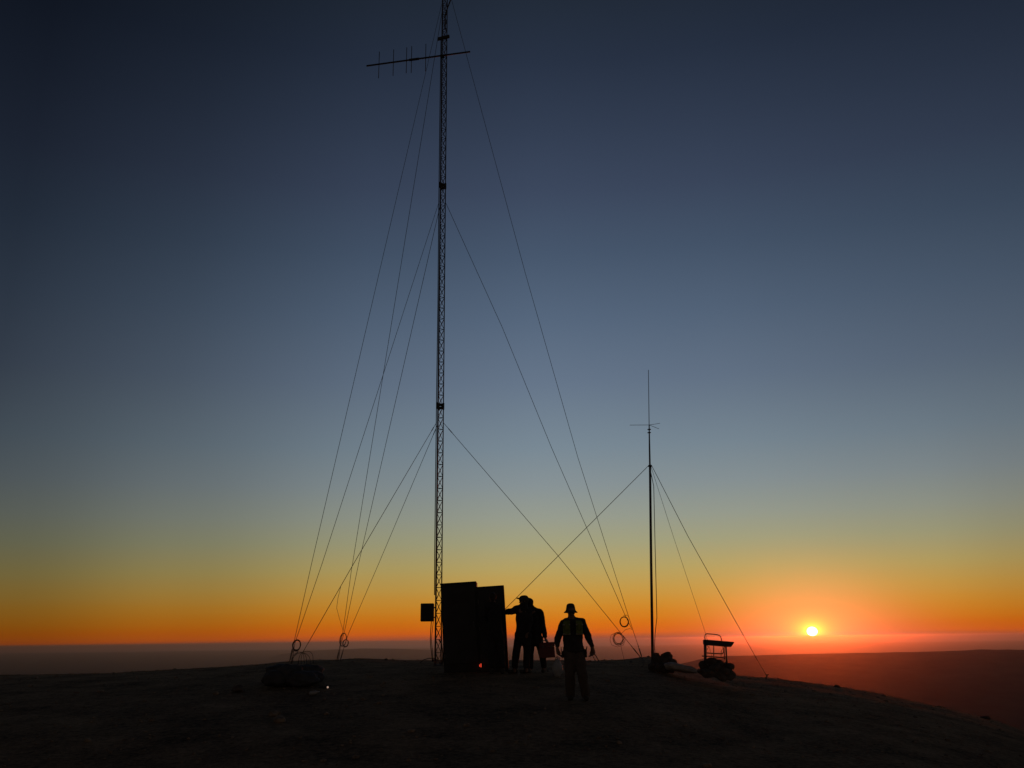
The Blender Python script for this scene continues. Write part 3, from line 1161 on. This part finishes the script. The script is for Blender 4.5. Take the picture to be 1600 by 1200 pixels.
f.caps(jk, [(J(889, 974, .02), J(907.5, 973, .02), .095, .095, (1, .95, 1)),
            (J(898, 978, .02), J(898.3, 1004, .01), .158, .158, (1.17, .82, 1)),
            (J(898.3, 1000, .01), J(898.6, 1014, 0), .158, .165, (1.16, .84, 1)),
            (J(891, 1012), J(906, 1012), .11, .11, (1, .9, .9)),
            (shL, elL, .074, .060), (elL, J(872.6, 1007, -.08), .058, .044),
            (shR, elR, .074, .060), (elR, J(927, 1008, -.04), .058, .044),
            (J(896.8, 964.5, .02), J(897.5, 971, .02), .078, .11), (J(896.8, 967.5, .02), J(886.5, 972, .02), .075, .085), (J(897, 967.5, .02), J(910.5, 971, .02), .075, .085)])
tr = bmesh.new()
f.caps(tr, [(J(892, 1018), J(905.5, 1018), .130, .130, (1, .95, 1)),
            (hipL, kneeL, .125, .098), (kneeL, J(891.8, 1082, .11), .095, .084),
            (hipR, kneeR, .125, .098), (kneeR, J(914.8, 1082, -.02), .095, .084)])
bt = [bmesh.new(), bmesh.new()]
for bq, a in zip(bt, (ankL, ankR)):
    f.caps(bq, [((a[0], a[1] + .02, .11), (a[0], a[1] + .03, .05), .058, .055), ((a[0], a[1] + .03, .045), (a[0], a[1] - .15, .04), .048, .045),
                ((a[0] - .012, a[1] - .05, .04), (a[0] + .012, a[1] - .05, .04), .046, .046)])
hr = bmesh.new()
f.caps(hr, [(u(-.04, 0, .03), u(-.01, 0, .045), .082, .082), (u(-.055, 0, -.03), u(-.06, 0, -.05), .058, .05)])
finish(f, body, [('jacket', jk, 'jacket'), ('trousers', tr, 'trousers'), ('boot', bt[0], 'boots'), ('boot', bt[1], 'boots'), ('hair', hr, 'hair')])
# brimmed hat
ht = bmesh.new()
hm = Matrix.Translation(f.w(J(895.8, 953.2, -.01)))
prof = [(.088, -.005), (.128, -.028), (.134, -.023), (.100, .012), (.093, .02), (.084, .07), (.076, .108), (.062, .132), (.036, .145), (.001, .148)]
lathe(ht, prof[::1], hm, 28, (1, 1.12))
bmesh.ops.recalc_face_normals(ht, faces=ht.faces)
build('hat', ht, 'hat', f.t, True)
# vest: two front panels and a back panel that wrap the jacket
for nm, x0, x1 in (('vest_panel', 882.5, 893.5), ('vest_panel', 902.5, 913.5)):
    vb = bmesh.new()
    rws = []
    for j in range(9):
        py = 967.5 + j * 2.9
        row = []
        for i in range(7):
            px = x0 + (x1 - x0) * i / 6
            a, b = W_(px, py)
            hw = .175 if j > 1 else .17
            ca = max(-.98, min(.98, (a + .008) / .205))
            yy = -.150 * math.sqrt(1 - ca * ca) - .012 + (.05 if j == 0 else (.015 if j == 1 else 0))
            row.append(f.w((a, yy - .006, b)))
        rws.append(row)
    vv = [[vb.verts.new(p) for p in r] for r in rws]
    vk = [[vb.verts.new(p + Vector((0, .02, 0))) for p in r] for r in rws]
    for g_, flip in ((vv, False), (vk, True)):
        for j in range(8):
            for i in range(6):
                q4 = (g_[j][i], g_[j][i + 1], g_[j + 1][i + 1], g_[j + 1][i])
                vb.faces.new(q4[::-1] if flip else q4)
    for j in range(8):
        vb.faces.new((vv[j][0], vv[j + 1][0], vk[j + 1][0], vk[j][0]))
        vb.faces.new((vv[j][6], vk[j][6], vk[j + 1][6], vv[j + 1][6]))
    for i in range(6):
        vb.faces.new((vv[0][i], vk[0][i], vk[0][i + 1], vv[0][i + 1]))
        vb.faces.new((vv[8][i], vv[8][i + 1], vk[8][i + 1], vk[8][i]))
    vp = build(nm, vb, 'vest', f.t, True)
    for j in (3, 8):
        bb_ = bmesh.new()
        tube(bb_, [p + Vector((0, -.004, .02)) for p in rws[j]], .013, 6)
        build('reflective_band', bb_, 'sack', vp, True)
for x0 in (885.5, 905):
    pk = bmesh.new()
    a, b = W_(x0 + 3, 978)
    box(pk, f.w((a, -.178, b)), (.075, .02, .10), None, .005)
    a, b = W_(x0 + 3, 986.5)
    box(pk, f.w((a, -.178, b - .01)), (.085, .02, .03), None, .003)
    build('vest_pocket', pk, 'vest', f.t)
bl_ = bmesh.new()
ring = [f.w((.005 + .180 * math.cos(a), .135 * math.sin(a), W_(0, 1015)[1])) for a in [i * math.pi / 14 for i in range(28)]]
tube(bl_, ring, .022, 6, closed=True)
build('tool_belt', bl_, 'boots', f.t, True)
for x_, y_, sz in ((881.8, 1020.5, (.055, .09, .12)), (916.5, 1019, (.06, .09, .15))):
    pb_ = bmesh.new()
    a, b = W_(x_, y_)
    box(pb_, f.w((a, 0, b)), sz, None, .012)
    tube(pb_, [f.w((a + .02, 0, b + .05)), f.w((a + .035, -.02, b + .12))], .009, 6)
    tube(pb_, [f.w((a - .02, 0, b + .05)), f.w((a - .03, .01, b + .13))], .006, 6)
    build('tool_pouch', pb_, 'boots', f.t)
# pliers in the right-hand-side hand of the picture
hp = f.w(J(928.6, 1019, -.06))
pl = thing('pliers', hp, 'long slim hand tool pointing down from the walking person\'s hand', 'hand tool')
bm = bmesh.new()
tube(bm, [hp, hp + Vector((.045, -.01, -.045)), hp + Vector((.105, -.02, -.150))], [.012, .011, .006], 6)
build('jaw', bm, 'steel', pl, True)
bm = bmesh.new()
tube(bm, [hp + Vector((.03, -.01, -.13)), hp + Vector((-.005, 0, -.06)), hp + Vector((-.01, .02, .03))], [.006, .009, .010], 6)
build('grip', bm, 'red', pl, True)

# ---- two people standing at the cabinets (64.6 px/m across, 67 px/m up)
YA = 22.3


def mk(px0, pyf, kx=65.3, kz=67.6):
    def q(px, py, y=0.0):
        return ((px - px0) / kx, y, (pyf - py) / kz)
    return q


ab = gz(818, YA)


def footrow(b):
    v = b - CAM
    return 600 - v.dot(Uc) / v.dot(Fw) * FPX


J2 = mk(818, footrow(ab))
f = Fig(ab, 'person in a peaked cap facing left, one arm stretched out to the cabinet', 1.0)
hc = J2(820, 940, 0)
body = bmesh.new()
u = head(f, body, hc, (-1, -.25, -.08))
shL, shR = J2(810, 953, .02), J2(828, 954, .06)
elL, wrL = J2(800, 955.5, .05), J2(791, 956.5, .12)
elR, wrR = J2(830, 974, -.06), J2(825, 990, -.16)
hipL, hipR = J2(811.5, 998), J2(824, 998)
kL, kR = J2(807, 1022, -.03), J2(823.5, 1022, .02)
aL, aR = J2(804.5, 1044, .03), J2(823, 1044, .05)
f.caps(body, [(J2(820, 944), J2(819, 951), .056, .062), (J2(818, 955), J2(818, 978), .125, .12, (1.05, .8, 1)), (J2(818, 978), J2(818.5, 997), .12, .13, (1.05, .85, 1)),
              (shL, elL, .05, .042), (elL, wrL, .04, .03), (shR, elR, .05, .042), (elR, wrR, .04, .03),
              (hipL, kL, .08, .055), (kL, aL, .052, .04), (hipR, kR, .08, .055), (kR, aR, .052, .04),
              (aL, (aL[0], aL[1] - .08, .05), .038, .034), (aR, (aR[0], aR[1] - .08, .05), .038, .034)])
hand(f, body, wrL, (-1, .2, .1), (-.1, .3, -.9), 1, .25)
hand(f, body, wrR, (-.3, -.8, -.4), (.5, 0, -.5), 1, .5)
jk = bmesh.new()
f.caps(jk, [(J2(812, 955, .02), J2(826, 956, .04), .095, .095), (J2(818, 960, .02), J2(818, 985, .01), .150, .150, (1.12, .85, 1)),
            (J2(818, 982), J2(818, 999), .150, .165, (1.12, .85, 1)), (shL, elL, .092, .078), (elL, J2(792.5, 956.3, .11), .076, .066), (J2(815, 950), J2(806, 953, .02), .085, .085),
            (shR, elR, .078, .066), (elR, wrR, .062, .05), (J2(819.5, 945.5), J2(819, 952), .100, .12)])
tr = bmesh.new()
f.caps(tr, [(J2(813, 994), J2(824, 994), .13, .13), (hipL, kL, .112, .088), (kL, J2(804.5, 1041, .03), .086, .076), (hipR, kR, .112, .088), (kR, J2(823, 1041, .05), .086, .076)])
bt = [bmesh.new(), bmesh.new()]
for bq, a in zip(bt, (aL, aR)):
    f.caps(bq, [((a[0], a[1] + .01, .10), (a[0], a[1] + .01, .05), .056, .052), ((a[0] + .03, a[1] + .02, .045), (a[0] - .13, a[1] - .05, .04), .046, .042)])
hr = bmesh.new()
f.caps(hr, [(u(-.04, 0, .02), u(-.01, 0, .045), .082, .080), (u(-.055, 0, -.03), u(-.055, 0, -.045), .056, .05)])
finish(f, body, [('jacket', jk, 'darkcloth'), ('trousers', tr, 'darkcloth'), ('boot', bt[0], 'boots'), ('boot', bt[1], 'boots'), ('hair', hr, 'hair')])
ht = bmesh.new()
cc = u(-.008, 0, .045)
f.caps(ht, [(u(-.032, 0, .045), u(.020, 0, .052), .102, .094)])
for k in (-.045, -.02, 0, .02, .045):
    f.caps(ht, [(u(.060, k, .075), u(.150 - abs(k) * .8, k, .078), .016, .013), (u(.150 - abs(k) * .8, k, .078), u(.182 - abs(k) * .8, k, .096), .013, .009)])
melt('cap', ht, 'hat', f.t, .008, 3)

# ---- second person, partly behind, carrying the red box
bb = gz(837, YA + .35)
J3 = mk(837, footrow(bb), 64.3, 66.4)
f = Fig(bb, 'bare headed person close behind the capped one, arm hanging down to the red case', 1.0)
body = bmesh.new()
u = head(f, body, J3(828.3, 942.8, -.02), (-.8, .5, -.12))
shL, shR = J3(826, 956, -.02), J3(844, 957, .02)
elR, wrR = J3(850, 979, .0), J3(852.6, 996.5, -.10)
elL, wrL = J3(820, 978, -.08), J3(816, 992, -.18)
hipL, hipR = J3(831, 1000), J3(842, 1000)
kL, kR = J3(828.5, 1023, .0), J3(847.5, 1023, .03)
aL, aR = J3(828, 1044, .05), J3(850, 1044, .08)
f.caps(body, [(J3(829, 948), J3(832, 953), .056, .062), (J3(834, 958), J3(836, 980), .125, .12, (1.05, .8, 1)), (J3(836, 980), J3(836.5, 999), .12, .13, (1.05, .85, 1)),
              (shL, elL, .05, .042), (elL, wrL, .04, .03), (shR, elR, .05, .042), (elR, wrR, .04, .03),
              (hipL, kL, .08, .055), (kL, aL, .052, .04), (hipR, kR, .08, .055), (kR, aR, .052, .04),
              (aL, (aL[0], aL[1] - .08, .05), .038, .034), (aR, (aR[0], aR[1] - .08, .05), .038, .034)])
hand(f, body, wrR, (.15, -.1, -1), (.8, -.4, 0), -1, .8)
hand(f, body, wrL, (-.3, -.8, -.4), (.5, 0, -.5), 1, .5)
jk = bmesh.new()
f.caps(jk, [(J3(831, 956, .02), J3(844.5, 959, .02), .10, .105), (J3(835, 962, .02), J3(836, 985, .01), .155, .150, (1.12, .85, 1)),
            (J3(836, 982), J3(836.5, 1000), .150, .165, (1.12, .85, 1)), (shL, elL, .078, .066), (elL, wrL, .064, .05),
            (J3(845.5, 959, .02), elR, .090, .074), (elR, J3(852.4, 995, -.09), .072, .056), (J3(829.5, 948.5), J3(832, 954), .095, .115), (J3(833, 953), J3(845, 958.5), .085, .095)])
tr = bmesh.new()
f.caps(tr, [(J3(831, 999), J3(842, 999), .12, .12), (hipL, kL, .110, .086), (kL, J3(828.5, 1041, .05), .084, .076), (hipR, kR, .110, .086), (kR, J3(850, 1041, .08), .084, .076)])
bt = [bmesh.new(), bmesh.new()]
for bq, a in zip(bt, (aL, aR)):
    f.caps(bq, [((a[0], a[1] + .01, .10), (a[0], a[1] + .01, .05), .056, .052), ((a[0], a[1] + .02, .045), (a[0] - .03, a[1] - .15, .04), .046, .042)])
hr = bmesh.new()
f.caps(hr, [(u(-.035, 0, .025), u(0, 0, .050), .088, .084), (u(-.055, 0, -.03), u(-.055, 0, -.05), .060, .054)])
finish(f, body, [('jacket', jk, 'darkcloth'), ('trousers', tr, 'darkcloth'), ('boot', bt[0], 'boots'), ('boot', bt[1], 'boots'), ('hair', hr, 'hair')])

# ---- third person, in front of the right cabinet and almost lost against it
cb = gz(774, YC - .75)
J4 = mk(774, footrow(cb), 65, 67.2)
f = Fig(cb, 'person turned to the right hand cabinet, a black shape almost lost against it', 1.0)
body = bmesh.new()
u = head(f, body, J4(770.5, 935.5, 0), (-.2, 1, -.15))
shL, shR = J4(762, 950), J4(784.6, 949)
elL, wrL = J4(760, 968, .12), J4(766, 966, .34)
elR, wrR = J4(786.9, 966, .10), J4(779, 968, .32)
hipL, hipR = J4(770, 994), J4(780, 994)
kL, kR = J4(769, 1020, -.02), J4(783, 1020, -.02)
aL, aR = J4(768, 1042, .03), J4(785, 1042, .03)
f.caps(body, [(J4(771, 942), J4(772, 948), .056, .062), (J4(773, 953), J4(774, 975), .125, .12, (1.05, .8, 1)), (J4(774, 975), J4(775, 994), .12, .13, (1.05, .85, 1)),
              (shL, elL, .05, .042), (elL, wrL, .04, .03), (shR, elR, .05, .042), (elR, wrR, .04, .03),
              (hipL, kL, .08, .055), (kL, aL, .052, .04), (hipR, kR, .08, .055), (kR, aR, .052, .04),
              (aL, (aL[0], aL[1] + .08, .05), .038, .034), (aR, (aR[0], aR[1] + .08, .05), .038, .034)])
hand(f, body, wrL, (.1, 1, 0), (.3, 0, -.8), 1, .4)
hand(f, body, wrR, (-.1, 1, 0), (-.3, 0, -.8), 1, .4)
jk = bmesh.new()
f.caps(jk, [(J4(765, 951, .0), J4(780, 951, .0), .095, .095), (J4(773, 957), J4(774, 980), .150, .150, (1.12, .85, 1)),
            (J4(774, 978), J4(775, 995), .150, .16, (1.1, .85, 1)), (shL, elL, .078, .066), (elL, wrL, .062, .046),
            (shR, elR, .078, .066), (elR, wrR, .062, .046), (J4(771.3, 945), J4(772, 950), .068, .085)])
tr = bmesh.new()
f.caps(tr, [(J4(770.5, 993), J4(779.5, 993), .12, .12), (hipL, kL, .110, .086), (kL, J4(768, 1039, .03), .084, .074), (hipR, kR, .110, .086), (kR, J4(785, 1039, .03), .084, .074)])
bt = [bmesh.new(), bmesh.new()]
for bq, a in zip(bt, (aL, aR)):
    f.caps(bq, [((a[0], a[1] - .01, .10), (a[0], a[1] - .01, .05), .056, .052), ((a[0], a[1] - .02, .045), (a[0] + .01, a[1] + .15, .04), .046, .042)])
hr = bmesh.new()
f.caps(hr, [(u(-.035, 0, .025), u(0, 0, .050), .086, .082), (u(-.055, 0, -.03), u(-.055, 0, -.05), .058, .052)])
finish(f, body, [('jacket', jk, 'darkcloth'), ('trousers', tr, 'darkcloth'), ('boot', bt[0], 'boots'), ('boot', bt[1], 'boots'), ('hair', hr, 'hair')])

# ------------------------------------------------------------------ red box and white bag
YR = YA + .25
c = (P(842.5, 1003, YR) + P(866.5, 1028, YR)) / 2
rb = thing('tool_box', c - Vector((0, 0, .19)), 'dark red hard case hanging from the hand of the bare headed person', 'tool box')
rot = Matrix.Rotation(math.radians(-3), 3, 'Y')
bm = bmesh.new()
box(bm, c + Vector((0, 0, -.055)), (.37, .20, .255), rot, .015)
build('case', bm, 'red', rb)
bm = bmesh.new()
box(bm, c + Vector((0, 0, .125)), (.38, .21, .10), rot, .018)
build('lid', bm, 'red', rb)
bm = bmesh.new()
tube(bm, [c + Vector((-.12, 0, .17)), c + Vector((-.11, 0, .215)), c + Vector((.0, 0, .222)), c + Vector((.05, 0, .17))], .011, 6)
build('handle', bm, 'bag', rb, True)
for s_ in (-.1, .1):
    bm = bmesh.new()
    box(bm, c + Vector((s_, -.108, .075)), (.035, .014, .06), rot, .004)
    build('latch', bm, 'steel', rb)
q = gz(871.5, 21.6)
bm = bmesh.new()
tmp = bmesh.new()
bmesh.ops.create_icosphere(tmp, subdivisions=4, radius=1)
for v in tmp.verts:
    d = v.co.copy()
    k = 1 + .12 * noise.noise(d * 2.4) + .07 * noise.noise(d * 7)
    taper = 1 - .32 * max(0, d.z) ** 1.2
    v.co = Vector((d.x * .12 * taper, d.y * .09 * taper, d.z * .20)) * k
bmesh.ops.translate(tmp, vec=q + Vector((0, 0, .19)), verts=tmp.verts)
merge(bm, tmp)
bg_ = thing('plastic_bag', q, 'crumpled whitish plastic bag standing on the soil below the red case', 'bag')
build('bag_body', bm, 'bag', bg_, True)
for s_ in (-1, 1):
    bm = bmesh.new()
    tube(bm, [q + Vector((s_ * .05, 0, .36)), q + Vector((s_ * .045, -.01, .42)), q + Vector((s_ * .012, -.01, .45)), q + Vector((s_ * .01, 0, .37))], .010, 6)
    build('handle', bm, 'bag', bg_, True)

# ------------------------------------------------------------------ metal trolley on the rocks
tq = P(1118, 1042, YT)
tl = thing('metal_trolley', tq, 'metal frame trolley with hoop handle and tilted tray, standing on stacked rocks', 'trolley')


def T(px, py, dy=0.0): return P(px, py, YT + dy)


def part(name, lst, m_='steel', sm=True):
    bm = bmesh.new()
    for pts, r in lst:
        tube(bm, pts, r, 8)
    return build(name, bm, m_, tl, sm)


part('handle', [([T(1102.5, 1003), T(1101.2, 996), T(1101.6, 992), T(1104, 990.2), T(1110, 990.6), T(1120, 991.6), T(1124.5, 993), T(1126.6, 996.5), T(1127.8, 1002)], .0115)])
for (a, b, r, dy) in (((1101.2, 1001), (1101.2, 1040), .024, -.12), ((1103, 1004), (1103, 1040), .018, .3), ((1134.2, 1009), (1136, 1041), .020, -.12), ((1131.5, 1009), (1132, 1030), .012, .3)):
    part('leg', [([T(*a, dy), T(*b, dy)], r)])
bm = bmesh.new()
tr_ = [T(1103.5, 999.3, -.2), T(1148, 1003, -.2), T(1142.5, 1011.2, -.2), T(1104, 1007.8, -.2)]
back = [v + Vector((0, .42, 0)) for v in tr_]
va = [bm.verts.new(v) for v in tr_]
vb_ = [bm.verts.new(v) for v in back]
bm.faces.new(va); bm.faces.new(vb_[::-1])
for k in range(4):
    bm.faces.new((va[k], vb_[k], vb_[(k + 1) % 4], va[(k + 1) % 4]))
bmesh.ops.recalc_face_normals(bm, faces=bm.faces)
bmesh.ops.bevel(bm, geom=list(bm.edges), offset=.012, segments=2, affect='EDGES')
build('tray', bm, 'box', tl)
part('rail', [([T(1102, 1020, -.12), T(1117, 1021.2, -.12), T(1128.5, 1021.6, -.12), T(1130.6, 1019, -.12), T(1131.4, 1010, -.12)], .013)])
part('rail', [([T(1096.5, 1025, -.12), T(1118, 1026.3, -.12), T(1135, 1028, -.12)], .012)])
part('strut', [([T(1115.2, 1008, 0), T(1115.2, 1036, 0)], .012)])
part('hook', [([T(1104.5, 1008), T(1107, 1011), T(1105, 1015)], .008)])
part('hook', [([T(1128, 1010), T(1130, 1013), T(1127, 1017), T(1126.5, 1028)], .007)])
part('end_cap', [([T(1099.6, 1001.5, -.14), T(1102.8, 1001.8, -.14)], .022)], 'box')

# ------------------------------------------------------------------ haze
bm = bmesh.new()
X0, ZB, ZT = 86000, -625, MB_.z + MH + 2.0
bmesh.ops.create_cube(bm, size=1)
bmesh.ops.scale(bm, vec=(2 * X0 + 3000, 2 * X0 + 3000, ZT - ZB), verts=bm.verts)
bmesh.ops.translate(bm, vec=(0, 0, (ZT + ZB) / 2), verts=bm.verts)
me = bpy.data.meshes.new('haze')
bm.to_mesh(me)
bm.free()
hz = bpy.data.objects.new('haze', me)
COL.objects.link(hz)
hm_ = bpy.data.materials.new('haze')
hm_.use_nodes = True
t = hm_.node_tree
t.nodes.clear()
pv = t.nodes.new('ShaderNodeVolumePrincipled')
pv.inputs['Color'].default_value = (.66, .59, .72, 1)
pv.inputs['Density'].default_value = 2.3e-5
pv.inputs['Anisotropy'].default_value = .92
ou = t.nodes.new('ShaderNodeOutputMaterial')
t.links.new(pv.outputs[0], ou.inputs['Volume'])
me.materials.append(hm_)
tag(hz, 'thin evening haze over the plain and hills', 'haze', kind='stuff')
